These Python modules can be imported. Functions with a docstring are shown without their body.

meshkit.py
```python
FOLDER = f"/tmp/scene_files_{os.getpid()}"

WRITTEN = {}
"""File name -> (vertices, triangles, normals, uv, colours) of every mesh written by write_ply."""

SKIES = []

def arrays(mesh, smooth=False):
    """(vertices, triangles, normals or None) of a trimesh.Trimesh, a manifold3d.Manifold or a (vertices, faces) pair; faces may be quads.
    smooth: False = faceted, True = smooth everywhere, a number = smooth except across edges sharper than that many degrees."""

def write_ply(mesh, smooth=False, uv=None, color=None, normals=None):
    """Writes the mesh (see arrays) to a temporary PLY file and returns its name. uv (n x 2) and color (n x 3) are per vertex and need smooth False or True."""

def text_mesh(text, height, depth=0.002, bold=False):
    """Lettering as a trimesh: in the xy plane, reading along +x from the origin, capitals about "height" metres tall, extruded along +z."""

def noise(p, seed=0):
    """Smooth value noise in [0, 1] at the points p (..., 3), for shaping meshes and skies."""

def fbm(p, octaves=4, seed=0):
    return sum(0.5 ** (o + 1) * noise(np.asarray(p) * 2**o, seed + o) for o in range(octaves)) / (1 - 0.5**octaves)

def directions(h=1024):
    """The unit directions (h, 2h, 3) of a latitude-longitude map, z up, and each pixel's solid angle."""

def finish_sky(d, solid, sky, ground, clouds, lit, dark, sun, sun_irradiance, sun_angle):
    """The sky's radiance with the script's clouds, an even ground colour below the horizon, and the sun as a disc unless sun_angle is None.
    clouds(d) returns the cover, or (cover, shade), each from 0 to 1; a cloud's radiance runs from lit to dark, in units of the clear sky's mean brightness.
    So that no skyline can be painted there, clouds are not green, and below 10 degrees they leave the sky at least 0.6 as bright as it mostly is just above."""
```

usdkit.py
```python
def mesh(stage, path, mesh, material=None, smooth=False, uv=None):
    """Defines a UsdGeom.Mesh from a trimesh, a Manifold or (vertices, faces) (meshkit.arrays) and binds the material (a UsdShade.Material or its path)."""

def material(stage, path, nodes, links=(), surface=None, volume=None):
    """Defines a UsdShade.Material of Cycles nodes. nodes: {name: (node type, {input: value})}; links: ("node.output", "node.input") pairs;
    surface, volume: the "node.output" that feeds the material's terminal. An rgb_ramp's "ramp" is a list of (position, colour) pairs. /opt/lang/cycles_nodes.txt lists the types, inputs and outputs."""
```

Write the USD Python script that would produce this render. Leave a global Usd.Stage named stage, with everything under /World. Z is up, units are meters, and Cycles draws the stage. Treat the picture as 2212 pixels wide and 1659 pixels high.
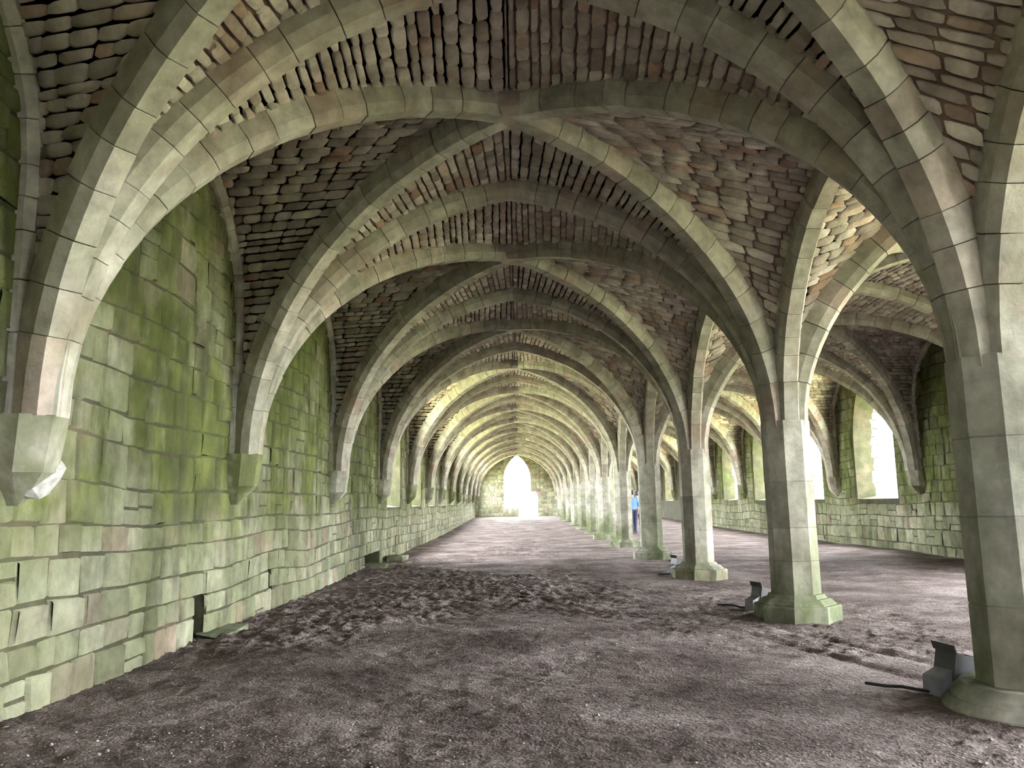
import math, random
import numpy as np
import manifold3d as m3
from shapely.geometry import Polygon, Point, box as sbox
from pxr import Usd, UsdGeom, UsdLux, UsdShade, Gf, Sdf, Vt
import usdkit, meshkit

stage = Usd.Stage.CreateInMemory()
UsdGeom.SetStageUpAxis(stage, 'Z')
world = UsdGeom.Xform.Define(stage, '/World')
stage.SetDefaultPrim(world.GetPrim())
# ------------------------------------------------------------------ camera
F_PX, PITCH, YAW, ROLL, EYE = 1720.0, 8.534, -0.243, 1.0, 1.3176
ya, pi_, ro = np.radians([YAW, PITCH, ROLL])
_x1 = np.array([math.cos(ya), -math.sin(ya), 0]); _y1 = np.array([math.sin(ya), math.cos(ya), 0])
_z = np.array([0, 0, 1.0])
FWD = math.cos(pi_) * _y1 + math.sin(pi_) * _z
_u = -math.sin(pi_) * _y1 + math.cos(pi_) * _z
RIGHT = math.cos(ro) * _x1 - math.sin(ro) * _u
UP = math.sin(ro) * _x1 + math.cos(ro) * _u
cam = UsdGeom.Camera.Define(stage, '/World/camera')
cam.CreateHorizontalApertureAttr(36.0)
cam.CreateFocalLengthAttr(36.0 * F_PX / 2212)
cam.CreateClippingRangeAttr((0.05, 1000.0))
cam.AddTransformOp().Set(Gf.Matrix4d(*RIGHT, 0, *UP, 0, *(-FWD), 0, 0, 0, EYE, 1))
cam.CreateExposureAttr(4.85)
# ------------------------------------------------------------------ sky: bright overcast
dome = UsdLux.DomeLight.Define(stage, '/World/sky')
dome.CreateIntensityAttr(1.0)
dome.CreateColorAttr(Gf.Vec3f(0.96, 0.98, 1.0))


def project(P):
    q = np.asarray(P, float) - [0, 0, EYE]
    f = np.maximum(q @ FWD, 1e-3)
    return np.stack([1106 + F_PX * (q @ RIGHT) / f, 829.5 - F_PX * (q @ UP) / f, q @ FWD], -1)


# ------------------------------------------------------------------ plan of the building
XP, W, XW = 3.11, 6.4, -3.29
XM, XR = -0.01, 9.51                       # middle of the left aisle, right wall
XMR = (XP + XR) / 2
B, Y1, B0 = 4.854, 9.211, 4.061
K0, KE = -3, 12                            # bays are numbered by the pillar at their near end


def yk(k):
    return Y1 + B * (k - 1) if k >= 1 else (Y1 - B0 if k == 0 else 1.75 + B * (k + 1))


def yw(k):                                  # the corbels on the side walls
    return yk(k)


YB, YE = yk(K0), yk(KE)
ZAP, ZCR = 5.185, 5.15                      # web at the top of the transverse arches and at the crossings
ZSP, ZSW = 2.12, 1.92                      # springing on the pillars and on the walls
D = 0.21                                   # depth of a rib
ORD = ['nearest', 'second', 'third', 'fourth', 'fifth', 'sixth', 'seventh', 'eighth', 'ninth', 'tenth', 'eleventh', 'twelfth', 'thirteenth', 'fourteenth']


def floor_z(y):
    t = np.clip((np.asarray(y, float) - 29) / 34, 0, 1)
    return 0.30 * t * t * (3 - 2 * t)


# ------------------------------------------------------------------ authoring helpers
used = {}


def numbered(parent, name):
    key = (parent, name)
    n = used.get(key, 0)
    used[key] = n + 1
    return f'{parent}/{name}' if n == 0 else f'{parent}/{name}_{n:03d}'


def tag(prim, label=None, category=None, group=None, kind=None):
    for k, v in (('label', label), ('category', category), ('group', group), ('kind', kind)):
        if v:
            prim.SetCustomDataByKey(k, v)
    return prim


def thing(name, label=None, category=None, group=None, kind=None, loc=(0, 0, 0)):
    p = numbered('/World', name)
    x = UsdGeom.Xform.Define(stage, p)
    if tuple(loc) != (0, 0, 0):
        x.AddTranslateOp().Set(Gf.Vec3d(*map(float, loc)))
    tag(x.GetPrim(), label, category, group, kind)
    return p


def put(parent, name, pts, tris, mat, nrm=None, tone=None, label=None, category=None, group=None, kind=None):
    """One Mesh prim; nrm are per-vertex normals (None = facets); tone is a per-vertex random triple for the material."""
    path = numbered(parent, name)
    m = UsdGeom.Mesh.Define(stage, path)
    pts = np.ascontiguousarray(pts, np.float32).reshape(-1, 3)
    tris = np.ascontiguousarray(tris, np.int32).reshape(-1, 3)
    m.CreatePointsAttr(Vt.Vec3fArray.FromNumpy(pts))
    m.CreateFaceVertexCountsAttr(Vt.IntArray.FromNumpy(np.full(len(tris), 3, np.int32)))
    m.CreateFaceVertexIndicesAttr(Vt.IntArray.FromNumpy(tris.ravel()))
    m.CreateSubdivisionSchemeAttr('none')
    if nrm is not None:
        m.CreateNormalsAttr(Vt.Vec3fArray.FromNumpy(np.ascontiguousarray(nrm, np.float32).reshape(-1, 3)))
        m.SetNormalsInterpolation('vertex')
    if tone is None:
        tone = np.array([.5, .5, .5])
    tone = np.broadcast_to(np.asarray(tone, np.float32), (len(pts), 3))
    UsdGeom.PrimvarsAPI(m).CreatePrimvar('tone', Sdf.ValueTypeNames.Color3fArray, 'vertex').Set(Vt.Vec3fArray.FromNumpy(np.ascontiguousarray(tone, np.float32)))
    UsdShade.MaterialBindingAPI.Apply(m.GetPrim()).Bind(mat)
    tag(m.GetPrim(), label, category, group, kind)
    return path


def solid(parent, name, man, mat, smooth=30, tone=None, **kw):
    v, f, n = meshkit.arrays(man, smooth)
    return put(parent, name, v, f, mat, n, tone, **kw)


def cube(x0, x1, y0, y1, z0, z1):
    return m3.Manifold.cube((x1 - x0, y1 - y0, z1 - z0)).translate((x0, y0, z0))


def hull_pts(p):
    return m3.Manifold.hull_points([tuple(map(float, q)) for q in np.asarray(p).reshape(-1, 3)])


# ------------------------------------------------------------------ materials
def stone_material(name, cols, moss=0.3, moss_hi=9.0, dark=0.5, pink=0.3, bump=0.35, moss_lo=-5.0, moss_col=(0.095, 0.112, 0.034), streak=0.4, tv=(0.72, 1.25)):
    """cols: three stone colours picked by the piece's own tone; moss: share of algae, growing out above moss_hi."""
    N = {
        't': ('attribute', {'attribute': 'tone'}), 'ts': ('separate_color', {'color_type': 'rgb'}),
        'g': ('geometry', {}),
        'r': ('rgb_ramp', {'ramp': [(0.0, cols[0]), (0.45, cols[1]), (0.8, cols[2]), (1.0, cols[3])]}),
        'n1': ('noise_texture', {'scale': 5.5, 'detail': 6.0, 'roughness': 0.65}),
        'n1r': ('map_range', {'from_min': 0.25, 'from_max': 0.75, 'to_min': 0.55, 'to_max': 1.35}),
        'v1': ('map_range', {'from_min': 0.0, 'from_max': 1.0, 'to_min': tv[0], 'to_max': tv[1]}),
        'vm': ('math', {'math_type': 'multiply'}),
        'c1': ('hsv', {'hue': 0.5, 'saturation': 1.0, 'fac': 1.0}),
        # iron stain
        'n2': ('noise_texture', {'scale': 1.7, 'detail': 3.0}),
        'n2r': ('map_range', {'from_min': 0.52, 'from_max': 0.72, 'to_min': 0.0, 'to_max': pink, 'clamp': True}),
        'c2': ('mix', {'mix_type': 'mix', 'color2': (0.27, 0.17, 0.14)}),
        # algae
        'mp': ('mapping', {'scale': (1.0, 1.0, 0.6)}),
        'n3': ('noise_texture', {'scale': 1.15, 'detail': 5.0, 'roughness': 0.62}),
        'n3r': ('map_range', {'from_min': 0.62 - 0.3 * moss, 'from_max': 0.86 - 0.3 * moss, 'to_min': 0.0, 'to_max': min(1.0, 0.45 + moss * 0.5), 'clamp': True}),
        'xyz': ('separate_xyz', {}),
        'hz': ('map_range', {'from_min': moss_hi - 1.5, 'from_max': moss_hi + 1.0, 'to_min': 1.0, 'to_max': 0.25, 'clamp': True}),
        'mm': ('math', {'math_type': 'multiply'}),
        'lz': ('map_range', {'from_min': moss_lo, 'from_max': moss_lo + 0.6, 'to_min': 0.4, 'to_max': 1.0, 'clamp': True}),
        'm2': ('math', {'math_type': 'multiply'}),
        'n4': ('noise_texture', {'scale': 3.1, 'detail': 4.0}),
        'mr': ('rgb_ramp', {'ramp': [(0.3, tuple(c * 0.6 for c in moss_col)), (0.55, moss_col), (0.75, (moss_col[0] * 1.6, moss_col[1] * 1.45, moss_col[2] * 1.6))]}),
        'c3': ('mix', {'mix_type': 'mix'}),
        # damp streaks running down
        'mp2': ('mapping', {'scale': (2.2, 2.2, 0.6)}),
        'n5': ('noise_texture', {'scale': 1.6, 'detail': 5.0, 'roughness': 0.6}),
        'n5r': ('map_range', {'from_min': 0.5, 'from_max': 0.74, 'to_min': 0.0, 'to_max': streak, 'clamp': True}),
        'c4': ('mix', {'mix_type': 'mix', 'color2': (0.035, 0.033, 0.025)}),
        'n6': ('noise_texture', {'scale': 34.0, 'detail': 6.0, 'roughness': 0.7}),
        'n7': ('noise_texture', {'scale': 8.0, 'detail': 4.0, 'roughness': 0.6}),
        'ba': ('math', {'math_type': 'multiply_add', 'value2': 0.35}),
        'b': ('bump', {'strength': bump, 'distance': 0.03}),
        'p': ('principled_bsdf', {'roughness': 0.92, 'specular_ior_level': 0.2}),
    }
    L = [('t.color', 'ts.color'), ('ts.g', 'r.fac'), ('g.position', 'n1.vector'), ('n1.fac', 'n1r.value'), ('ts.r', 'v1.value'),
         ('n1r.result', 'vm.value1'), ('v1.result', 'vm.value2'), ('r.color', 'c1.color'), ('vm.value', 'c1.value'),
         ('g.position', 'n2.vector'), ('n2.fac', 'n2r.value'), ('n2r.result', 'c2.fac'), ('c1.color', 'c2.color1'),
         ('g.position', 'mp.vector'), ('mp.vector', 'n3.vector'), ('n3.fac', 'n3r.value'), ('g.position', 'xyz.vector'), ('xyz.z', 'hz.value'),
         ('n3r.result', 'mm.value1'), ('hz.result', 'mm.value2'), ('xyz.z', 'lz.value'), ('mm.value', 'm2.value1'), ('lz.result', 'm2.value2'), ('m2.value', 'c3.fac'), ('g.position', 'n4.vector'), ('n4.fac', 'mr.fac'),
         ('c2.color', 'c3.color1'), ('mr.color', 'c3.color2'),
         ('g.position', 'mp2.vector'), ('mp2.vector', 'n5.vector'), ('n5.fac', 'n5r.value'), ('n5r.result', 'c4.fac'), ('c3.color', 'c4.color1'),
         ('g.position', 'n6.vector'), ('g.position', 'n7.vector'), ('n6.fac', 'ba.value1'), ('n7.fac', 'ba.value3'), ('ba.value', 'b.height'),
         ('c4.color', 'p.base_color'), ('b.normal', 'p.normal')]
    return usdkit.material(stage, f'/World/Looks/{name}', N, L, surface='p.BSDF')


def plain(name, col, rough=0.7, var=0.25, scale=12.0, metallic=0.0):
    return usdkit.material(stage, f'/World/Looks/{name}', {
        'g': ('geometry', {}), 'n': ('noise_texture', {'scale': scale, 'detail': 4.0}),
        'r': ('rgb_ramp', {'ramp': [(0.3, tuple(c * (1 - var) for c in col)), (0.7, tuple(min(1, c * (1 + var)) for c in col))]}),
        'p': ('principled_bsdf', {'roughness': rough, 'metallic': metallic})},
        [('g.position', 'n.vector'), ('n.fac', 'r.fac'), ('r.color', 'p.base_color')], surface='p.BSDF')


GREY = [(0.32, 0.305, 0.26), (0.355, 0.34, 0.295), (0.40, 0.385, 0.34), (0.36, 0.30, 0.265)]
WALLC = [(0.175, 0.18, 0.115), (0.225, 0.235, 0.16), (0.295, 0.30, 0.22), (0.24, 0.19, 0.15)]
WEBC = [(0.31, 0.27, 0.235), (0.40, 0.355, 0.32), (0.47, 0.43, 0.39), (0.33, 0.22, 0.17)]
M_RIB = stone_material('rib_stone', GREY, moss=0.6, moss_hi=3.4, pink=0.45, streak=0.3, tv=(.86, 1.12))
M_PIL = stone_material('pillar_stone', GREY, moss=1.0, moss_hi=1.3, moss_col=(0.06, 0.088, 0.022), pink=0.25, streak=0.5, tv=(.9, 1.1))
M_CORBEL = stone_material('corbel_stone', GREY, moss=1.0, moss_hi=3.5, moss_col=(0.085, 0.10, 0.03), pink=0.3, streak=0.6)
M_WALL = stone_material('wall_stone', WALLC, moss=1.1, moss_lo=0.8, moss_hi=5.5, pink=0.2, streak=0.7, bump=0.8, moss_col=(0.082, 0.098, 0.028), tv=(.7, 1.2))
M_WEB = stone_material('web_stone', WEBC, moss=0.22, moss_hi=4.5, pink=0.5, streak=0.25, bump=0.5)
M_END = stone_material('end_wall_stone', WALLC, moss=0.4, pink=0.4, streak=0.1)
M_MORTAR = plain('vault_mortar', (0.15, 0.105, 0.083), 0.95, 0.4, 6.0)
M_WMORTAR = stone_material('wall_mortar', [(0.06, 0.058, 0.036)] * 4, moss=0.8, moss_hi=6, streak=0.6, moss_col=(0.04, 0.05, 0.016))
M_REVEAL = stone_material('window_reveal_stone', GREY, moss=0.12, pink=0.2, streak=0.3)
M_PALE = plain('broken_pale_stone', (0.33, 0.33, 0.3), .9, .3, 20)
M_SKIN = plain('skin', (0.42, 0.25, 0.18), .6, .1)
M_SHIRT = plain('blue_shirt', (0.08, 0.18, 0.5), .85, .12)
M_SHIRT2 = plain('pale_blue_shirt', (0.17, 0.30, 0.6), .85, .12)
M_NAVY = plain('navy_trousers', (0.016, 0.02, 0.05), .85, .2)
M_HAIR = plain('dark_hair', (0.025, 0.02, 0.018), .6, .2)
M_BLACK = plain('black_paint', (0.02, 0.02, 0.022), 0.5)
M_GREYM = plain('grey_metal', (0.16, 0.17, 0.19), 0.45)
M_GLASSY = plain('pale_glass_edge', (0.62, 0.66, 0.7), 0.2, 0.1)
M_GRASS = plain('outside_grass', (0.37, 0.365, 0.17), 0.9, 0.4, 0.8)
M_ROOF = plain('roof_slab', (0.2, 0.19, 0.17), 0.9)

# ------------------------------------------------------------------ curves of the vault
ZM = math.radians(80)


def zn_of(u):
    return np.sin(np.asarray(u) * ZM) / math.sin(ZM)


def arc(p0, p1, z0, z1, cap=82.0, stilt=None):
    """Web curve from the springing (p0, z0) to the apex (p1, z1): a function of u in 0..1, equal u means equal height share."""
    p0, p1 = np.asarray(p0, float), np.asarray(p1, float)
    zs = z0 if stilt is None else stilt
    a, c = np.linalg.norm(p1 - p0), z1 - zs
    R = (a * a + c * c) / (2 * a)
    th = min(math.radians(cap), math.asin(min(1.0, c / R)) if c <= R and R >= a else math.radians(cap))

    def f(u):
        zn = zn_of(u)
        z = z0 + (z1 - z0) * zn
        t = np.arcsin(np.clip((z - zs) / c, 0, 1) * math.sin(th))
        s = (1 - np.cos(t)) / (1 - math.cos(th))
        s = np.asarray(s)[..., None]
        return np.concatenate([p0 + (p1 - p0) * s, np.asarray(z)[..., None]], -1)
    return f


def curves(k, side):
    """The web curves of the bay k..k+1 of the left (0) or right (1) aisle."""
    ya, yb = yk(k), yk(k + 1)
    wa, wb = yw(k), yw(k + 1)
    ym, wm = (ya + yb + wa + wb) / 4, (wa + wb) / 2
    xw, xm = (XW + .12, XM) if side == 0 else (XR - .12, XMR)
    o = {}
    for e, y, w in ((0, ya, wa), (1, yb, wb)):
        o['T', e, 0] = arc((xw, w), (xm, (y + w) / 2), ZSW, ZAP, 80)
        po = np.array([XP, y])
        def off(t):
            t = np.asarray(t, float)
            return po + (t - po) / np.linalg.norm(t - po) * .034
        o['T', e, 1] = arc(off((xm, (y + w) / 2)), (xm, (y + w) / 2), ZSP, ZAP, 80)
        o['D', e, 0] = arc((xw, w), (xm, ym), ZSW, ZCR, 84)
        o['D', e, 1] = arc(off((xm, ym)), (xm, ym), ZSP, ZCR, 84)
        o['L', e, 0] = arc((XW if side == 0 else XR, w), (XW if side == 0 else XR, wm), ZSW, ZCR + .08, 84, 3.55)
        o['L', e, 1] = arc(off((XP, (ya + yb) / 2)), (XP, (ya + yb) / 2), ZSP, ZCR - .55, 82)
    return o, np.array([xm, ym, 1.5])


# ------------------------------------------------------------------ stones
OCT = np.array([(-1, -.62), (-.72, -1), (.72, -1), (1, -.62), (1, .62), (.72, 1), (-.72, 1), (-1, .62)])
SQ = np.array([(-1, -.9), (-.92, -1), (.92, -1), (1, -.9), (1, .9), (.92, 1), (-.92, 1), (-1, .9)])
ST_TRI = np.array([(i, (i + 1) % 8, 8 + (i + 1) % 8) for i in range(8)] + [(i, 8 + (i + 1) % 8, 8 + i) for i in range(8)] +
                  [(8, 8 + i, 8 + i + 1) for i in range(1, 7)])


def stones(S, rects, centre, rng, proud=(0.01, 0.035), gap=0.003, inset=0.010, flat=0.3, back=0.035, oct_=OCT, wob=1.0):
    """Rounded stones on the surface S(u, v) -> point (vectorised). rects: (n, 4) u0 u1 v0 v1. Returns points (n,16,3), normals (n,16,3), tone (n,3)."""
    n = len(rects)
    u0, u1, v0, v1 = rects.T
    uc, vc, hu, hv = (u0 + u1) / 2, (v0 + v1) / 2, (u1 - u0) / 2, (v1 - v0) / 2
    c = S(uc, vc)
    du = (S(uc + hu * .5, vc) - S(uc - hu * .5, vc)); dv = (S(uc, vc + hv * .5) - S(uc, vc - hv * .5))
    lu, lv = np.linalg.norm(du, axis=1) + 1e-9, np.linalg.norm(dv, axis=1) + 1e-9   # half sizes in metres
    nr = np.cross(du, dv); nr /= np.linalg.norm(nr, axis=1, keepdims=True) + 1e-12
    flip = np.sign(np.sum(nr * (centre - c), 1)); flip[flip == 0] = 1
    nr *= flip[:, None]
    ring = oct_[None] * (1 + wob * rng.uniform(-.1, .06, (n, 8, 1))) + wob * rng.uniform(-.07, .07, (n, 8, 2))
    g = lambda L, x: np.clip(1 - x / L, 0.3, 1)[:, None]

    def at(extra):
        return S(uc[:, None] + hu[:, None] * ring[..., 0] * g(lu, gap + extra), vc[:, None] + hv[:, None] * ring[..., 1] * g(lv, gap + extra))
    p = rng.uniform(*proud, n)[:, None, None]
    tilt = rng.uniform(-.006, .006, (n, 8, 1))
    base = at(0) - nr[:, None] * back
    top = at(inset) + nr[:, None] * (p + tilt)
    out = base - base.mean(1, keepdims=True)
    out /= np.linalg.norm(out, axis=2, keepdims=True) + 1e-9
    nb = out * .9 + nr[:, None] * .45
    nt = out * flat + nr[:, None]
    pts = np.concatenate([base, top], 1)
    nn = np.concatenate([nb, nt], 1)
    nn /= np.linalg.norm(nn, axis=2, keepdims=True)
    # winding: make the front face look along the normal
    a = np.cross(top[:, 4] - top[:, 0], top[:, 6] - top[:, 2])
    rev = np.sum(a * nr, 1) < 0
    return pts, nn, rng.random((n, 3)), rev


def emit(parent, packs, mat, name, limit=300, minpx=10):
    """Writes the stones that show largest as parts, all others as one part of kind stuff."""
    P, Nn, T, R = (np.concatenate([p[i] for p in packs]) for i in range(4))
    q = project(P[:, 8:])
    lo, hi = q[..., :2].min(1), q[..., :2].max(1)
    seen = (q[..., 2].min(1) > 0.2) & (hi[:, 0] > 0) & (lo[:, 0] < 2212) & (hi[:, 1] > 0) & (lo[:, 1] < 1659)
    size = np.where(seen, (hi - lo).prod(1), 0)
    big = np.argsort(-size)[:limit]
    big = big[(size[big] > 0) & ((hi - lo)[big].max(1) >= minpx)]
    tri = lambda r: ST_TRI[:, ::-1] if r else ST_TRI
    for i in big:
        put(parent, name, P[i], tri(R[i]), mat, Nn[i], T[i])
    rest = np.ones(len(P), bool); rest[big] = False
    rest = np.nonzero(rest)[0]
    if len(rest):
        tr = np.where(R[rest][:, None, None], ST_TRI[None, :, ::-1], ST_TRI[None]) + (np.arange(len(rest)) * 16)[:, None, None]
        put(parent, 'small_stones' if len(big) else 'stonework', P[rest].reshape(-1, 3), tr.reshape(-1, 3), mat, Nn[rest].reshape(-1, 3),
            np.repeat(T[rest], 16, 0), kind='stuff')


def cell_rects(A, Dg, rng, course=0.105, lmin=0.17, lmax=0.36):
    us = np.linspace(0, 1, 200)
    mid = (A(us) + Dg(us)) / 2
    s = np.concatenate([[0], np.cumsum(np.linalg.norm(np.diff(mid, axis=0), axis=1))])
    width = np.linalg.norm(A(us) - Dg(us), axis=1)
    out, d = [], 0.25
    while d < s[-1] - 0.03:
        h = course * rng.uniform(.75, 1.35)
        ua, ub = np.interp([d, min(d + h, s[-1])], s, us)
        L = np.interp(d + h / 2, s, width)
        d += h
        if L < 0.05:
            continue
        x = 0.06 if L > .4 else 0.0
        first = rng.uniform(.3, 1)
        while x < L:
            l = rng.uniform(lmin, lmax) * first; first = 1
            x1 = min(x + l, L)
            if L - x1 < 0.09:
                x1 = L
            out.append((ua, ub, x / L, x1 / L))
            x = x1
    return np.array(out).reshape(-1, 4)


def ruled(A, Dg):
    def S(u, v):
        v = np.asarray(v)[..., None]
        return A(np.clip(u, 0, 1)) * (1 - v) + Dg(np.clip(u, 0, 1)) * v
    return S


def web_sheet(packs, S, centre, off_in=0.014, thick=0.22, nu=26, nv=6):
    u, v = np.meshgrid(np.linspace(0, 1, nu), np.linspace(0, 1, nv), indexing='ij')
    p = S(u, v)
    e = 1e-3
    du, dv = S(np.clip(u + e, 0, 1), v) - S(np.clip(u - e, 0, 1), v), S(u, v + e) - S(u, v - e)
    n = np.cross(du, dv); ln = np.linalg.norm(n, axis=-1, keepdims=True)
    n = np.where(ln > 1e-12, n / np.maximum(ln, 1e-12), [0, 0, -1.0])
    n *= np.where(np.sum(n * (centre - p), -1, keepdims=True) < 0, -1, 1)
    q = [p - n * off_in, p - n * (off_in + .004 + thick * np.clip((u - .45) / .3, 0, 1)[..., None])]
    idx = np.arange(nu * nv).reshape(nu, nv)
    quad = np.stack([idx[:-1, :-1], idx[1:, :-1], idx[1:, 1:], idx[:-1, 1:]], -1).reshape(-1, 4)
    t1 = np.concatenate([quad[:, [0, 1, 2]], quad[:, [0, 2, 3]]])
    base = sum(len(x[0]) for x in packs)
    packs.append((np.concatenate([q[0].reshape(-1, 3), q[1].reshape(-1, 3)]), np.concatenate([t1, t1[:, ::-1] + nu * nv]) + base,
                  np.concatenate([n.reshape(-1, 3), -n.reshape(-1, 3)])))


def build_bay(k, side):
    rng = np.random.default_rng(1000 + 50 * side + k)
    C, centre = curves(k, side)
    aisle = 'left aisle' if side == 0 else 'right aisle'
    where = {-1: 'overhead at the top edge', 0: 'between the nearest pillar and the one behind it'}.get(k, f'in the bay behind the {ORD[k]} pillar' if k > 0 else 'behind the viewer')
    top = thing('ceiling', f'rubble stone vault of the {aisle}, {where}', None, None, 'structure')
    near = k < 6 if side == 0 else k < 4
    packs, sheets = [], []
    for e in (0, 1):
        for s in (0, 1):
            for kind in 'TL':
                A, Dg = C[kind, e, s], C['D', e, s]
                S = ruled(A, Dg)
                q = A(np.array([1.0]))[0]
                cc = np.array([centre[0], q[1] , 1.5]) if kind == 'T' else np.array([q[0], centre[1], 1.5])
                web_sheet(sheets, S, cc)
                if k >= -1:
                    c = 0.105 if near else 0.15
                    r = cell_rects(A, Dg, rng, c, *((.17, .36) if near else (.25, .5)))
                    if len(r):
                        packs.append(stones(S, r, cc, rng))
    put(top, 'vault_web', np.concatenate([s[0] for s in sheets]), np.concatenate([s[1] for s in sheets]), M_MORTAR, np.concatenate([s[2] for s in sheets]))
    if packs:
        emit(top, packs, M_WEB, 'stone', 300 if near else 0)


# ------------------------------------------------------------------ ribs
PROFILE = np.array([(-.125, -.06), (-.125, .12), (-.078, D), (.078, D), (.125, .12), (.125, -.06)])
WPROFILE = np.array([(-.05, -.05), (-.05, .13), (.06, .13), (.11, .07), (.11, -.05)])


def frame_curve(f, side_vec, us):
    """Points of the curve, the in-plane direction away from the web (towards the soffit) and the sideways direction."""
    p = f(us)
    t = f(np.clip(us + 1e-3, 0, 1)) - f(np.clip(us - 1e-3, 0, 1))
    t /= np.linalg.norm(t, axis=1, keepdims=True)
    s = np.broadcast_to(np.asarray(side_vec, float), p.shape)
    d = np.cross(s, t)
    d /= np.linalg.norm(d, axis=1, keepdims=True)
    return p, t, d, s


def voussoir(f, side_vec, dsign, ua, ub, prof, rng, gap=0.006, nseg=3, L=1.0):
    gu = gap / L
    e = 0.008 / L
    us = np.concatenate([[ua + gu], np.linspace(ua + gu + e, ub - gu - e, nseg + 1), [ub - gu]])
    p, t, d, s = frame_curve(f, side_vec, us)
    d = d * dsign
    m = len(prof)
    ins = np.full(len(us), 0.0); ins[0] = ins[-1] = 0.004
    cen = prof.mean(0)
    jit = rng.uniform(-.005, .005, 2)
    rings = []
    for i in range(len(us)):
        q = prof + (cen - prof) / np.linalg.norm(cen - prof, axis=1, keepdims=True) * ins[i] + jit
        rings.append(p[i] + s[i] * q[:, :1] + d[i] * q[:, 1:])
    rings = np.array(rings)
    V, Nn, F, b = [], [], [], 0
    for j in range(m - 1):                      # the back is buried in the web
        ed = prof[j + 1] - prof[j]
        nl = np.array([-ed[1], ed[0]]) / np.linalg.norm(ed)
        if nl @ (prof[j] - cen) < 0:
            nl = -nl
        n3 = s * nl[0] + d * nl[1]
        n3[0] = n3[0] - t[0] * .8; n3[-1] = n3[-1] + t[-1] * .8
        n3 /= np.linalg.norm(n3, axis=1, keepdims=True)
        V.append(np.stack([rings[:, j], rings[:, j + 1]], 1).reshape(-1, 3)); Nn.append(np.repeat(n3, 2, 0))
        for i in range(len(us) - 1):
            a = b + 2 * i
            quad = [(a, a + 2, a + 3), (a, a + 3, a + 1)]
            fn = np.cross(rings[i + 1, j] - rings[i, j], rings[i + 1, j + 1] - rings[i, j])
            F += quad if fn @ n3[i] > 0 else [q[::-1] for q in quad]
        b += 2 * len(us)
    for i, sg in ((0, -1), (len(us) - 1, 1)):
        V.append(rings[i]); Nn.append(np.tile(t[i] * sg, (m, 1)))
        fn = np.cross(rings[i, 1] - rings[i, 0], rings[i, 2] - rings[i, 0])
        for j in range(1, m - 1):
            F.append((b, b + j, b + j + 1) if fn @ t[i] * sg > 0 else (b, b + j + 1, b + j))
        b += m
    return np.concatenate(V), np.array(F), np.concatenate(Nn)


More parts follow.
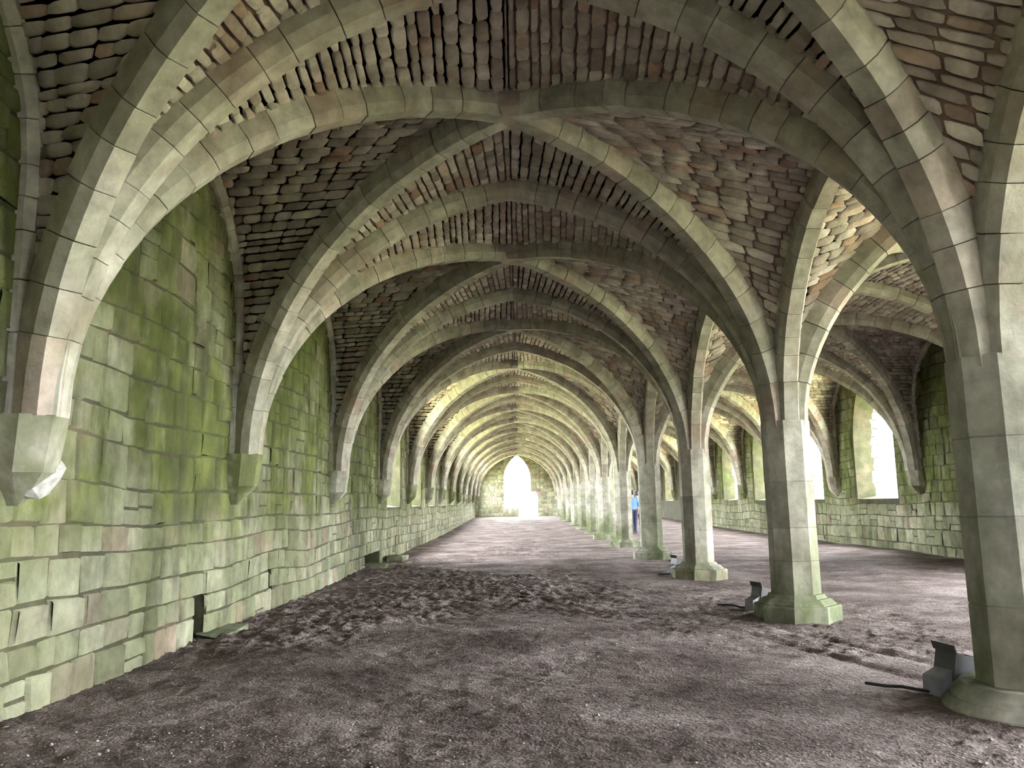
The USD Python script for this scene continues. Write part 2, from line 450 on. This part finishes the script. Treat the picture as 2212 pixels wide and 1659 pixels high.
def rib(name, label, cat, halves, prof, key, parts=True, group=None, step=0.31, boss=None):
    """halves: list of (curve, sideways vector). The soffit lies on the open side: below the web."""
    rng = np.random.default_rng(key + 5000)
    root = thing(name, label, cat, group)
    allv = []
    for f, sv in halves:
        us = np.linspace(0, 1, 300)
        p = f(us)
        s = np.concatenate([[0], np.cumsum(np.linalg.norm(np.diff(p, axis=0), axis=1))])
        L = s[-1]
        _, _, d, _ = frame_curve(f, sv, np.array([.9]))
        dsign = -1.0 if d[0, 2] > 0 else 1.0
        cuts, x = [0.0], 0.55
        while x < L - 0.3:
            cuts.append(x); x += step * rng.uniform(.72, 1.3)
        cuts.append(L)
        for a, b in zip(cuts, cuts[1:]):
            ua, ub = np.interp([a, b], s, us)
            v, t, n = voussoir(f, sv, dsign, ua, ub, prof, rng, rng.uniform(.0015, .004), 2, L)
            tone = rng.random(3)
            if parts:
                put(root, 'voussoir', v, t, M_RIB, n, tone)
            else:
                allv.append((v, t, n, np.tile(tone, (len(v), 1))))
    if allv:
        off = np.cumsum([0] + [len(a[0]) for a in allv[:-1]])
        put(root, 'rib_course', np.concatenate([a[0] for a in allv]), np.concatenate([a[1] + o for a, o in zip(allv, off)]), M_RIB,
            np.concatenate([a[2] for a in allv]), np.concatenate([a[3] for a in allv]))
    if boss is not None:
        x, y = boss
        z = ZCR - D
        ang = np.arange(8) * math.pi / 4 + math.pi / 8
        ringp = lambda r, zz: np.stack([x + r * np.cos(ang), y + r * np.sin(ang), np.full(8, zz)], 1)
        solid(root, 'keystone', hull_pts(np.concatenate([ringp(.17, z - .012), ringp(.24, z + .05), ringp(.24, z + .28)])), M_RIB, 20, rng.random(3))
    return root


def build_ribs():
    P = lambda k: f'{ORD[k]} pillar' if k >= 0 else 'pillar beside the viewer'
    for side in (0, 1):
        wall = 'left' if side == 0 else 'right'
        for k in range(-1, KE):
            C, c = curves(k, side)
            xm, ym = c[0], c[1]
            near = (-1 <= k < 6) if side == 0 else (0 <= k < 5)
            last = k == KE - 1
            if k >= 0:
                rib('transverse_rib', f'transverse arch from the {wall} wall straight across to the {P(k)}', 'vault rib',
                    [(C['T', 0, 0], (0, 1, 0)), (C['T', 0, 1], (0, 1, 0))], PROFILE, 11 + 100 * k + 7 * side, near)
            for e in (0, 1):
                hs = []                             # a full diagonal: wall end e to pillar end 1-e
                for (ee, s) in ((e, 0), (1 - e, 1)):
                    f = C['D', ee, s]
                    dv = f(np.array([1.0]))[0] - f(np.array([0.0]))[0]
                    sv = np.array([-dv[1], dv[0], 0]); sv /= np.linalg.norm(sv)
                    hs.append((f, sv))
                lab = (f'diagonal rib rising from the {wall} wall onto the front of the {P(k + 1)}' if e == 0 else f'diagonal rib rising from the {wall} wall onto the back of the {P(k)}')
                if last and e == 0:
                    lab = f'last diagonal rib, from the {wall} wall into the far end wall'
                rib('diagonal_rib', lab, 'vault rib', hs, PROFILE, 13 + 100 * k + 7 * side + 50 * e, near, boss=(xm, ym) if e == 0 else None)
            between = f'behind the {P(k)}' if last else f'between the {P(k)} and the next'
            wp = WPROFILE * [1 if side == 0 else -1, 1]
            rib('wall_rib', f'thin stilted rib on the {wall} wall, {between}', 'vault rib', [(C['L', 0, 0], (1, 0, 0)), (C['L', 1, 0], (1, 0, 0))], wp, 17 + 100 * k + 7 * side, near)
            if side == 0:
                rib('arcade_rib', f'pointed arcade arch along the pillar row, {between}', 'vault rib', [(C['L', 0, 1], (1, 0, 0)), (C['L', 1, 1], (1, 0, 0))], PROFILE, 19 + 100 * k, near)


# ------------------------------------------------------------------ walls
def lancet(w, z0, zs, n=10):
    """Pointed opening outline in (y, z) about y = 0: half width w, sill z0, springing zs (equilateral-ish arch)."""
    R = 2.0 * w * 1.05
    c = R - w
    th = math.acos(c / R)
    a = np.linspace(0, th, n)
    right = np.stack([-c + R * np.cos(a), zs + R * np.sin(a)], 1)
    left = right[::-1] * [-1, 1]
    return np.concatenate([[(-w, z0), (w, z0)], right, left[1:]])


def splay(x_in, x_out, y, win, wout):
    a = np.array([(x_in, y + p[0], p[1]) for p in win]); b = np.array([(x_out, y + p[0], p[1]) for p in wout])
    return hull_pts(np.concatenate([a, b]))


WIN_IN, WIN_OUT = lancet(1.28, 1.24, 2.75), lancet(0.92, 1.40, 2.75)
DOOR_IN, DOOR_OUT = lancet(1.25, -0.2, 2.2), lancet(1.2, -0.2, 2.2)


def free_intervals(polys, z, lo, hi):
    iv = [(lo, hi)]
    for p in polys:
        y0, z0, y1, z1 = p.bounds
        if not (z0 < z < z1):
            continue
        cut = p.intersection(sbox(y0 - 1, z - 1e-3, y1 + 1, z + 1e-3))
        if cut.is_empty:
            continue
        a, _, b, _ = cut.bounds
        nxt = []
        for s, e in iv:
            if b <= s or a >= e:
                nxt.append((s, e)); continue
            if a > s: nxt.append((s, a))
            if b < e: nxt.append((b, e))
        iv = nxt
    return iv


def ashlar(lo, hi, z0, top, holes, rng, hmin=.2, hmax=.36, lmin=.2, lmax=.46):
    """Courses of wall stones (y0 y1 z0 z1); top(y) is the height they reach."""
    out, z = [], z0
    ztop = max(top(y) for y in np.linspace(lo, hi, 60))
    while z < ztop:
        h = rng.uniform(hmin, hmax)
        for a, b in free_intervals(holes, z + h / 2, lo, hi):
            y = a
            while y < b - 0.03:
                l = rng.uniform(lmin, lmax)
                y2 = b if b - (y + l) < 0.14 else y + l
                if top((y + y2) / 2) > z + .1:
                    if rng.random() < .12 and h > .26:
                        zm = z + h * rng.uniform(.4, .6)
                        out += [(y, y2, z, zm), (y, y2, zm, z + h)]
                    else:
                        out.append((y, y2, z, z + h))
                y = y2
        z += h
    return np.array(out)


def build_wall(side):
    x, sgn = (XW, 1) if side == 0 else (XR, -1)
    name = 'wall_left' if side == 0 else 'wall_right'
    rng = np.random.default_rng(77 + side)
    TH = 0.62
    xo = x - sgn * TH
    slab = cube(min(x, xo), max(x, xo), YB - 1.2, YE + 1.2, -0.4, 5.9)
    holes, cutters = [], []
    sh = lambda poly, y: Polygon(poly + [y, 0])
    for k in range(K0, KE):
        ym = (yw(k) + yw(k + 1)) / 2
        zf = float(floor_z(ym)) * 0.6
        if k >= 3:
            wi, wo = WIN_IN + [0, zf * .3], WIN_OUT + [0, zf * .3]
        elif side == 1 and k in (-1, 1):
            wi, wo = (DOOR_IN, DOOR_OUT) if k == -1 else (DOOR_IN * [.75, 1], DOOR_OUT * [.75, 1])
        elif (side == 1 and k in (0, -2)) or k == -3:
            wi, wo = WIN_IN, WIN_OUT
        else:
            continue
        cutters.append(splay(x + sgn * .2, xo - sgn * .06, ym, wi, wo))
        holes.append(sh(wi, ym))
    if side == 0:                                # a putlog slot at the floor and a crack
        cutters.append(cube(x - .45, x + .2, 8.25, 8.60, -.3, .49))
        holes.append(sbox(8.25, -.3, 8.60, .49))
        crack = Polygon([(10.84, -.2), (10.92, -.2), (10.88, .2), (10.80, .5), (10.70, .58), (10.64, .45), (10.78, .2)])
        cutters.append(m3.CrossSection([[(p[0], p[1]) for p in crack.exterior.coords[:-1]][::-1]], m3.FillRule.NonZero).extrude(.5).rotate((90, 0, 90)).translate((x - .3, 0, 0)))
        holes.append(crack)
        cutters.append(cube(x - .5, x + .2, 17.3, 19.2, -.3, .27))
        holes.append(sbox(17.3, -.3, 19.2, .27))
    man = slab - m3.Manifold.batch_boolean([c for c in cutters], m3.OpType.Add)
    root = thing(name, f'mossy ashlar stone side wall on the {"left" if side == 0 else "right"}', None, None, 'structure')
    # mortar core with its window reveals
    solid(root, 'wall_core', man, M_WMORTAR if side == 0 else M_WMORTAR, False)
    lo, hi = (1.0, YE) if side == 0 else (13.0, 46.0)

    def top(y):
        ks = [k for k in range(K0, KE) if yw(k) <= y <= yw(k + 1)]
        if not ks:
            return 1.4
        k = ks[0]
        C, _ = curves(k, side)
        ym = (yw(k) + yw(k + 1)) / 2
        f = C['L', 0 if y < ym else 1, 0]
        p = f(np.linspace(0, 1, 40))
        yy, zz = p[:, 1], p[:, 2]
        o = np.argsort(yy)
        return max(float(np.interp(y, yy[o], zz[o])) + .05, 1.95)
    r = ashlar(lo, hi, -0.08, top, holes, rng)

    def S(u, v):
        u, v = np.broadcast_arrays(np.asarray(u, float), np.asarray(v, float))
        q = np.stack([u * .55, v * .55, u * 0], -1)
        ok = np.clip((v - .1) / .5, 0, 1)
        return np.stack([np.full(u.shape, x + sgn * .02), u + .12 * (meshkit.noise(q + 7.3, 5) - .5) * (side == 0), v + .17 * (meshkit.noise(q, 6) - .5) * ok], -1)
    emit(root, [stones(S, r, np.array([x + sgn * 50.0, 20, 2]), rng, proud=(-.008, .02), gap=.005, inset=.011, flat=.18, back=.04, oct_=SQ, wob=.9)], M_WALL, 'stone', 300)
    # dressed stones lining the window splays
    pk = []
    for k in range(3, 9 if side else KE):
        ym = (yw(k) + yw(k + 1)) / 2
        zf = float(floor_z(ym)) * .18
        wi, wo = WIN_IN + [0, zf], WIN_OUT + [0, zf]
        m = len(wi)
        for j in range(m):
            a0, a1 = wi[j], wi[(j + 1) % m]
            b0, b1 = wo[j], wo[(j + 1) % m]

            def SR(u, v, a0=a0, a1=a1, b0=b0, b1=b1, ym=ym):
                u, v = np.asarray(u)[..., None], np.asarray(v)[..., None]
                q = (a0 * (1 - u) + a1 * u) * (1 - v) + (b0 * (1 - u) + b1 * u) * v
                return np.concatenate([x - sgn * TH * v, q[..., :1] + ym, q[..., 1:]], -1)
            Lj = np.linalg.norm(a1 - a0)
            nu = max(1, int(round(Lj / .34)))
            rr = []
            for i in range(nu):
                cuts = [0, rng.uniform(.4, .6), 1]
                rr += [(i / nu, (i + 1) / nu, c0, c1) for c0, c1 in zip(cuts, cuts[1:])]
            pk.append(stones(SR, np.array(rr), np.array([x - sgn * TH * .5, ym, 2.4]), rng, proud=(.0, .012), gap=.002, inset=.008, flat=.12, back=.03, oct_=SQ, wob=.2))
    emit(root, pk, M_REVEAL, 'reveal_stone', 200)
    # corbels where the ribs die into the wall
    for k in range(K0 + 1, KE):
        y, zf = yw(k), 0.0
        if not (-1 <= k):
            continue
        pts, stub = [], []
        sec = lambda zz, hw, ex: [(x + sgn * q, y + s * w, zz) for s in (-1, 1) for q, w in ((-.1, hw), (ex * .55, hw), (ex, hw * .42))]
        for a3 in ((1.36, .03, .09), (1.41, .07, .14), (1.47, .12, .2), (1.57, .2, .28)):
            pts += sec(*a3)
        for a3 in ((1.565, .2, .28), (ZSW + .01, .215, .33)):
            stub += sec(*a3)
        solid(root, 'corbel', hull_pts(pts), M_CORBEL, 20, rng.random(3))
        solid(root, 'wall_shaft', hull_pts(stub), M_CORBEL, 20, rng.random(3))
    if side == 0:
        y = yw(0)
        rg = np.random.default_rng(8)
        q = []
        for c, rr in (((XW + .18, y + .02, 1.46), .085), ((XW + .25, y + .09, 1.56), .08), ((XW + .21, y + .16, 1.64), .06)):
            d = rg.normal(size=(14, 3)); d /= np.linalg.norm(d, axis=1, keepdims=True)
            q.append(np.array(c) + d * rr * rg.uniform(.85, 1.1, (14, 1)))
        q = np.concatenate(q)
        solid(root, 'broken_stone', hull_pts(q), M_PALE, False, label='pale freshly broken stone under the nearest wall ribs')


def build_end():
    rng = np.random.default_rng(5)
    zf = float(floor_z(YE))
    slab = cube(XW - 1.2, XR + 1.2, YE, YE + 1.1, -.4, 5.9)
    w_in = lancet(1.06, .95, 3.2)
    d_in = np.array([(0.1, -.3), (1.6, -.3), (1.6, 1.95), (1.4, 2.25), (.3, 2.25), (.1, 1.95)])
    xc = 0.0

    def cut(poly, x):
        a = np.array([(x + p[0], YE - .2, p[1]) for p in poly]); b = np.array([(x + p[0], YE + 1.3, p[1]) for p in poly])
        return hull_pts(np.concatenate([a, b]))
    d_r = lancet(1.0, -.3, 2.4)
    man = slab - cut(w_in, xc) - cut(d_in, xc) - cut(d_r, XMR)
    root = thing('wall_end', 'far end stone wall with a tall bright lancet opening', None, None, 'structure')
    solid(root, 'wall_core', man, M_END, False)
    holes = [Polygon(w_in + [xc, 0]), Polygon(d_in + [xc, 0]), Polygon(d_r + [XMR, 0])]
    hl = Polygon(w_in + [xc, 0]).union(Polygon(d_in + [xc, 0]))
    r = ashlar(XW, XP, 0, lambda y: 5.2, [hl], rng)

    def S(u, v):
        u, v = np.broadcast_arrays(np.asarray(u, float), np.asarray(v, float))
        return np.stack([u, np.full(u.shape, YE - .02), v], -1)
    emit(root, [stones(S, r, np.array([0, 0, 2.0]), rng, proud=(-.004, .02), gap=.005, inset=.014, flat=.18, back=.04)], M_END, 'stone', 0)
    # end behind the viewer
    slab = cube(XW - 1.2, XR + 1.2, YB - 1.1, YB, -.4, 5.9)

    def cut2(poly, x):
        a = np.array([(x + p[0], YB + .2, p[1]) for p in poly]); b = np.array([(x + p[0], YB - 1.3, p[1]) for p in poly])
        return hull_pts(np.concatenate([a, b]))
    man = slab - cut2(lancet(.6, 1., 2.6), XMR)
    root = thing('wall_back', 'stone end wall behind the viewer', None, None, 'structure')
    solid(root, 'wall_core', man, M_END, False)


# ------------------------------------------------------------------ pillars
def octa(r, z):                                  # r = half width across flats
    a = np.arange(8) * math.pi / 4 + math.pi / 8
    R = r / math.cos(math.pi / 8)
    return np.stack([R * np.cos(a), R * np.sin(a), np.full(8, z)], 1)


def build_pillars():
    for k in range(-1, KE):
        rng = np.random.default_rng(300 + k)
        zf = float(floor_z(yk(k)))
        lab = f'octagonal stone pillar, {ORD[k]} from the front of the row' if k >= 0 else 'octagonal stone pillar beside the viewer, out of the picture'
        if k == 0: lab = 'nearest octagonal stone pillar, cut by the right edge of the picture'
        if k == 1: lab = 'octagonal stone pillar second from the front, green-white on its right faces'
        if k == 2: lab = 'octagonal stone pillar third from the front, dark left side and mossy green right side'
        root = thing('pillar', lab, 'pillar', loc=(XP, yk(k), 0))
        nearb = k < 6
        if k == 0:
            rings = np.concatenate([octa(.44, -.1), octa(.44, .03), octa(.41, .07)])
            n = 28; a = np.arange(n) * 2 * math.pi / n
            circ = lambda r, z: np.stack([r * np.cos(a), r * np.sin(a), np.full(n, z)], 1)
            solid(root, 'plinth', hull_pts(np.concatenate([circ(.47, -.1), circ(.47, .03), circ(.43, .08)])), M_PIL, 35, rng.random(3))
            solid(root, 'base_moulding', hull_pts(np.concatenate([circ(.42, .05), circ(.41, .12), circ(.36, .17)])), M_PIL, 35, rng.random(3))
            z0 = .16
        elif nearb:
            w = rng.uniform(.42, .45)
            pl = hull_pts(np.concatenate([octa(w, -.1), octa(w, .145), octa(w - .012, .16)]))
            solid(root, 'plinth', pl, M_PIL, 20, rng.random(3))
            mo = hull_pts(np.concatenate([octa(.385, .15), octa(.385, .175), octa(.33, .225)])) + hull_pts(np.concatenate([octa(.31, .2), octa(.275, .27)]))
            solid(root, 'base_moulding', mo, M_PIL, 20, rng.random(3))
            z0 = .26
        else:
            solid(root, 'plinth', hull_pts(np.concatenate([octa(.38, zf - .1), octa(.38, zf + .04), octa(.3, zf + .1)])), M_PIL, 20, rng.random(3))
            z0 = zf + .08
        z = z0
        cuts = [z0]
        while z < 1.75:
            z += rng.uniform(.36, .62); cuts.append(z)
        cuts[-1] = ZSP + .08
        for a, b in zip(cuts, cuts[1:]):
            g = .002
            r = .247 + rng.uniform(-.003, .003)
            solid(root, 'shaft_drum', hull_pts(np.concatenate([octa(r - .004, a + g), octa(r, a + g + .006), octa(r, b - g - .006), octa(r - .004, b - g)])), M_PIL, 20, rng.random(3))
        solid(root, 'shaft_core', hull_pts(np.concatenate([octa(.234, z0 - .06), octa(.234, ZSP + .04)])), M_PIL, 20, rng.random(3))
        # core block where the ribs gather
        solid(root, 'springer_core', hull_pts(np.concatenate([octa(.2, ZSP - .1), octa(.2, 3.3)])), M_PIL, 20, rng.random(3))


# ------------------------------------------------------------------ floor
def ground_height(x, y):
    p = np.stack([x, y, np.zeros_like(x)], -1)
    band = meshkit.fbm(p * .35, 3, 3)
    rough = np.clip((band - .36) * 5, 0.3, 1) * (1 - .55 * np.clip((x - .3) / 1.6, 0, 1))
    h = (meshkit.fbm(p * [8.5, 9.5, 1], 3, 11) - .5) * .10 * rough + (meshkit.fbm(p * 24, 2, 23) - .5) * .05 * rough + (meshkit.fbm(p * .5, 2, 7) - .5) * .10
    # two faint wheel ruts on the right
    for off in (0.0, .55):
        d = np.abs((x - (2.75 + off)) + .30 * (y - 6.6))
        h -= .03 * np.exp(-(d / .07) ** 2) * np.exp(-((y - 6.9) / 1.8) ** 2)
    return h * np.clip(1.25 - y / 48, .3, 1) + floor_z(y)


def build_floor():
    m = usdkit.material(stage, '/World/Looks/earth_floor', {
        'g': ('geometry', {}),
        'n1': ('noise_texture', {'scale': 1.1, 'detail': 6.0, 'roughness': 0.65}),
        'r1': ('rgb_ramp', {'ramp': [(0.3, (0.058, 0.043, 0.039)), (0.46, (0.115, 0.090, 0.084)), (0.6, (0.195, 0.163, 0.157)), (0.75, (0.275, 0.24, 0.236))]}),
        'n2': ('noise_texture', {'scale': 24.0, 'detail': 5.0, 'roughness': 0.7}),
        'r2': ('map_range', {'from_min': 0.3, 'from_max': 0.7, 'to_min': 0.5, 'to_max': 1.35}),
        'h': ('hsv', {'hue': 0.5, 'saturation': 1.0, 'fac': 1.0}),
        'v': ('voronoi_texture', {'scale': 38.0, 'feature': 'f1'}),
        'n3': ('noise_texture', {'scale': 70.0, 'detail': 4.0}),
        'ba': ('math', {'math_type': 'multiply_add', 'value2': 0.6}),
        'b': ('bump', {'strength': 0.7, 'distance': 0.02}),
        'p': ('principled_bsdf', {'roughness': 0.95, 'specular_ior_level': 0.15})},
        [('g.position', 'n1.vector'), ('n1.fac', 'r1.fac'), ('g.position', 'n2.vector'), ('n2.fac', 'r2.value'), ('r1.color', 'h.color'), ('r2.result', 'h.value'),
         ('h.color', 'p.base_color'), ('g.position', 'v.vector'), ('g.position', 'n3.vector'), ('v.distance', 'ba.value1'), ('n3.fac', 'ba.value3'), ('ba.value', 'b.height'), ('b.normal', 'p.normal')], surface='p.BSDF')
    ys = np.concatenate([np.arange(YB - 1.5, 2, .4), np.arange(2, 10.5, .03), np.arange(10.5, 19, .065), np.arange(19, 36, .22), np.arange(36, YE + 2, .6)])
    xs = np.concatenate([np.arange(XW - .6, -.0, .03), np.arange(0, 4.2, .03), np.arange(4.2, XR + .8, .12)])
    X, Y = np.meshgrid(xs, ys, indexing='ij')
    Z = ground_height(X, Y)
    pts = np.stack([X, Y, Z], -1)
    idx = np.arange(X.size).reshape(X.shape)
    q = np.stack([idx[:-1, :-1], idx[1:, :-1], idx[1:, 1:], idx[:-1, 1:]], -1).reshape(-1, 4)
    t = np.concatenate([q[:, [0, 1, 2]], q[:, [0, 2, 3]]])
    gx, gy = np.gradient(Z, xs, axis=0), np.gradient(Z, ys, axis=1)
    n = np.stack([-gx, -gy, np.ones_like(Z)], -1)
    n /= np.linalg.norm(n, axis=-1, keepdims=True)
    put('/World', 'floor', pts, t, m, n.reshape(-1, 3), label='trodden brown earth floor, lumpy and gravelly', kind='structure')
    # loose gravel
    rng = np.random.default_rng(9)
    peb = plain('gravel', (0.26, 0.225, 0.21), .9, .5, 30)
    d = rng.dirichlet([1.2, 1], 1)
    N = 15000
    y = 2.6 + rng.random(N) ** 1.6 * 13
    x = rng.uniform(-3.3, 6.0, N)
    keep = meshkit.noise(np.stack([x * .9, y * .9, x * 0], -1), 4) > .35
    x, y = x[keep], y[keep]
    N = len(x)
    z = ground_height(x, y)
    sphere = np.array([(1, 0, 0), (-1, 0, 0), (0, 1, 0), (0, -1, 0), (0, 0, .8), (.6, .6, .4), (-.6, .6, .4), (.6, -.6, .4), (-.6, -.6, .4)])
    hullm = m3.Manifold.hull_points([tuple(p) for p in sphere]).to_mesh()
    sv, sf = np.array(hullm.vert_properties[:, :3]), np.array(hullm.tri_verts)
    r = rng.uniform(.003, .008, N) * np.where(rng.random(N) < .05, 2.0, 1)
    a = rng.uniform(0, 6.28, N)
    sc = rng.uniform(.7, 1.3, (N, 1, 3)) * r[:, None, None]
    v = sv[None] * sc
    c, s = np.cos(a)[:, None], np.sin(a)[:, None]
    v = np.stack([v[..., 0] * c - v[..., 1] * s, v[..., 0] * s + v[..., 1] * c, v[..., 2]], -1) + np.stack([x, y, z], -1)[:, None]
    f = sf[None] + (np.arange(N) * len(sv))[:, None, None]
    put('/World', 'gravel', v, f, peb, label='loose small gravel scattered over the earth floor', category='gravel', kind='stuff')


# ------------------------------------------------------------------ outside and roof
def build_outside():
    p = []
    xs, ys = np.linspace(-90, 90, 37), np.linspace(-60, 130, 39)
    X, Y = np.meshgrid(xs, ys, indexing='ij')
    t = np.clip((-8.0 - X) / 16, 0, 1)
    Z = -.12 + 2.2 * t * t * (3 - 2 * t) + (meshkit.fbm(np.stack([X, Y, X * 0], -1) * .1, 3, 2) - .5) * .6 * t
    idx = np.arange(X.size).reshape(X.shape)
    q = np.stack([idx[:-1, :-1], idx[1:, :-1], idx[1:, 1:], idx[:-1, 1:]], -1).reshape(-1, 4)
    put('/World', 'ground_outside', np.stack([X, Y, Z], -1), np.concatenate([q[:, [0, 1, 2]], q[:, [0, 2, 3]]]), M_GRASS,
        label='grassy ground and bank outside, seen blown out through the windows', kind='structure')
    solid('/World', 'roof', cube(XW - 1.3, XR + 1.3, YB - 1.2, YE + 1.2, 5.6, 5.95), M_ROOF, False, label='stone roof slab above the vaults', kind='structure')


# ------------------------------------------------------------------ loose objects
def tube(pts, r, sides=8):
    pts = np.asarray(pts, float)
    out = m3.Manifold()
    for a, b in zip(pts, pts[1:]):
        sp = m3.Manifold.sphere(r, sides)
        out = out + m3.Manifold.batch_hull([sp.translate(tuple(a)), sp.translate(tuple(b))])
    return out


def chain(*pr, n=16):
    out = m3.Manifold()
    for (a, ra), (b, rb) in zip(pr, pr[1:]):
        out = out + m3.Manifold.batch_hull([m3.Manifold.sphere(ra, n).translate(tuple(map(float, a))), m3.Manifold.sphere(rb, n).translate(tuple(map(float, b)))])
    return out


def floodlight(x, y, rot, label, cable):
    z = float(ground_height(np.array([x]), np.array([y]))[0])
    root = thing('floodlight', label, 'floodlight', loc=(x, y, z))
    R = lambda m: m.rotate((0, 0, rot))
    body = hull_pts([(-.13, -.09, .0), (.02, -.09, .0), (-.13, .09, 0), (.02, .09, 0), (-.13, -.08, .12), (-.02, -.08, .17), (-.13, .08, .12), (-.02, .08, .17)])
    solid(root, 'ballast_box', R(body), M_GREYM, 20, label='grey metal box at the back')
    outer = hull_pts([(sx * .115, sy * .10, z0) for sx in (-1, 1) for sy in (-1, 1) for z0 in (0, .20)]) - hull_pts([(sx * .10, sy * .088, z0) for sx in (-1, 1) for sy in (-1, 1) for z0 in (.12, .22)])
    hood = outer + hull_pts([(-.125, -.11, .2), (-.125, .11, .2), (-.11, -.11, .2), (-.11, .11, .2), (-.15, -.11, .25), (-.15, .11, .25), (-.14, -.11, .25), (-.14, .11, .25)])
    solid(root, 'lamp_housing', R(hood.rotate((0, 12, 0)).translate((.07, 0, .055))), M_BLACK, 20, label='black open lamp housing')
    glass = hull_pts([(sx * .098, sy * .086, z0) for sx in (-1, 1) for sy in (-1, 1) for z0 in (.14, .145)])
    solid(root, 'glass', R(glass.rotate((0, 12, 0)).translate((.07, 0, .055))), M_GLASSY, False)
    for a in (-.12, .09):
        solid(root, 'bracket', R(cube(-.02, .16, a, a + .03, 0.0, .02)), M_GLASSY, False, label='pale bracket foot')
    q = [np.array(c, float) for c in cable]
    q = [np.array([c[0] - x, c[1] - y, float(ground_height(np.array([c[0]]), np.array([c[1]]))[0]) - z + .018]) for c in q]
    solid(root, 'cable', tube(q, .011), M_BLACK, 40, label='black supply cable on the ground')


def person(x, y, turn, label, shirt_m, sc=1.0, stride=.10):
    root = thing('person', label, 'person', loc=(x, y, float(floor_z(y))))
    T = lambda m: m.scale((sc, sc, sc)).rotate((0, 0, turn))
    # facing +y before turning
    hip, knee, ank = (.095, 0, .90), (.11, .02, .50), (.115, 0, .08)
    legs = lambda g: sum((chain(((s * .09, 0, .92), .10 + g), ((s * .10, s * stride * .5 + .02, .50), .062 + g), ((s * .10, s * stride - .02, .09), .042 + g)) for s in (-1, 1)), m3.Manifold())
    torso = lambda g: m3.Manifold.batch_hull([m3.Manifold.sphere(.115 + g, 16).scale((1.25, .85, 1)).translate((0, 0, .97)), m3.Manifold.sphere(.11 + g, 16).scale((1.35, .9, 1)).translate((0, -.01, 1.2)),
                                              m3.Manifold.sphere(.085 + g, 16).scale((2.1, .95, .9)).translate((0, 0, 1.40))])
    arms = lambda g, lo=True: sum((chain(((s * .19, 0, 1.41), .052 + g), ((s * .245, -.03, 1.14), .042 + g), *([((s * .24, .05, .90), .03 + g)] if lo else [])) for s in (-1, 1)), m3.Manifold())
    hands = sum((chain(((s * .24, .05, .90), .03), ((s * .235, .075, .82), .034), ((s * .225, .09, .76), .018)) + chain(((s * .23, .07, .84), .014), ((s * .205, .11, .79), .011)) for s in (-1, 1)), m3.Manifold())
    head = m3.Manifold.sphere(.1, 20).scale((.78, .95, 1.18)).translate((0, .015, 1.635)) + chain(((0, .0, 1.42), .055), ((0, .01, 1.56), .05)) + m3.Manifold.sphere(.02, 10).translate((0, .115, 1.62)) + \
        sum((m3.Manifold.sphere(.022, 10).scale((.5, 1, 1.3)).translate((s * .08, .0, 1.63)) for s in (-1, 1)), m3.Manifold())
    body = legs(0) + torso(0) + arms(0) + hands + head
    solid(root, 'body', T(body), M_SKIN, 50)
    solid(root, 'shirt', T((torso(.012) + arms(.012, False)) ^ cube(-1, 1, -1, 1, .93, 1.50)), shirt_m, 50)
    pel = m3.Manifold.sphere(.12, 16).scale((1.3, .95, .9)).translate((0, 0, .95))
    solid(root, 'trousers', T((legs(.014) + pel) ^ cube(-1, 1, -1, 1, .07, 1.0)), M_NAVY, 50)
    solid(root, 'hair', T(m3.Manifold.sphere(.107, 20).scale((.8, .95, 1.15)).translate((0, -.008, 1.65)) - cube(-.3, .3, .045, .3, 1.3, 1.70) - cube(-.3, .3, -.3, .3, 1.3, 1.58)), M_HAIR, 40)
    for s in (-1, 1):
        yy = s * stride - .02
        solid(root, 'shoe', T(hull_pts([(s * .10 + a, yy + b, c) for a in (-.045, .045) for b, c in ((-.07, 0), (.18, 0), (-.06, .09), (.04, .1), (.17, .035))])), M_BLACK, 30)


def rock(x, y, size, label, name='fallen_block', m=None, seed=1):
    rng = np.random.default_rng(seed)
    z = float(ground_height(np.array([x]), np.array([y]))[0])
    p = np.array([(a, b, c) for a in (-1, 1) for b in (-1, 1) for c in (-.3, 1)], float) * rng.uniform(.75, 1.05, (8, 3)) * np.array(size) / 2
    p2 = np.concatenate([p * [1, .86, 1], p * [.86, 1, 1], p * [.88, .88, 1.06]])
    path = solid('/World', name, hull_pts(p2 + [x, y, z]), m or M_PIL, 20, rng.random(3), label=label, category='stone block')


def build_objects():
    floodlight(2.86, 5.58, 10, 'black floodlight on the ground beside the nearest pillar', [(2.76, 5.56), (2.68, 5.64), (2.6, 5.7), (2.5, 5.72), (2.4, 5.8)])
    floodlight(2.90, 9.98, 20, 'floodlight half hidden behind the base of the second pillar', [(2.8, 10.0), (2.74, 10.2), (2.66, 10.3), (2.5, 10.34)])
    floodlight(2.84, 14.85, 20, 'floodlight tucked behind the base of the third pillar', [(2.74, 14.8), (2.7, 14.6), (2.5, 14.6)])
    rock(-3.02, 17.5, (.4, .5, .26), 'square fallen stone block at the left wall foot, nearer of two', seed=3)
    rock(-2.98, 19.9, (.5, .8, .34), 'fallen stone block at the left wall foot, farther of two', seed=4)
    rock(-3.2, 8.9, (.4, .8, .09), 'low flat stone at the wall foot beside the dark slot', 'flat_stone', seed=6)
    person(4.74, 33.2, 12, 'person in light blue shirt and dark trousers walking away, left of two', M_SHIRT)
    person(5.13, 34.5, -25, 'person in paler blue shirt mostly hidden by the pillar, right of two', M_SHIRT2, .98)


build_floor()
for side in (0, 1):
    build_wall(side)
build_end()
build_outside()
for side in (0, 1):
    for k in range(K0, KE):
        build_bay(k, side)
build_pillars()
build_ribs()
build_objects()
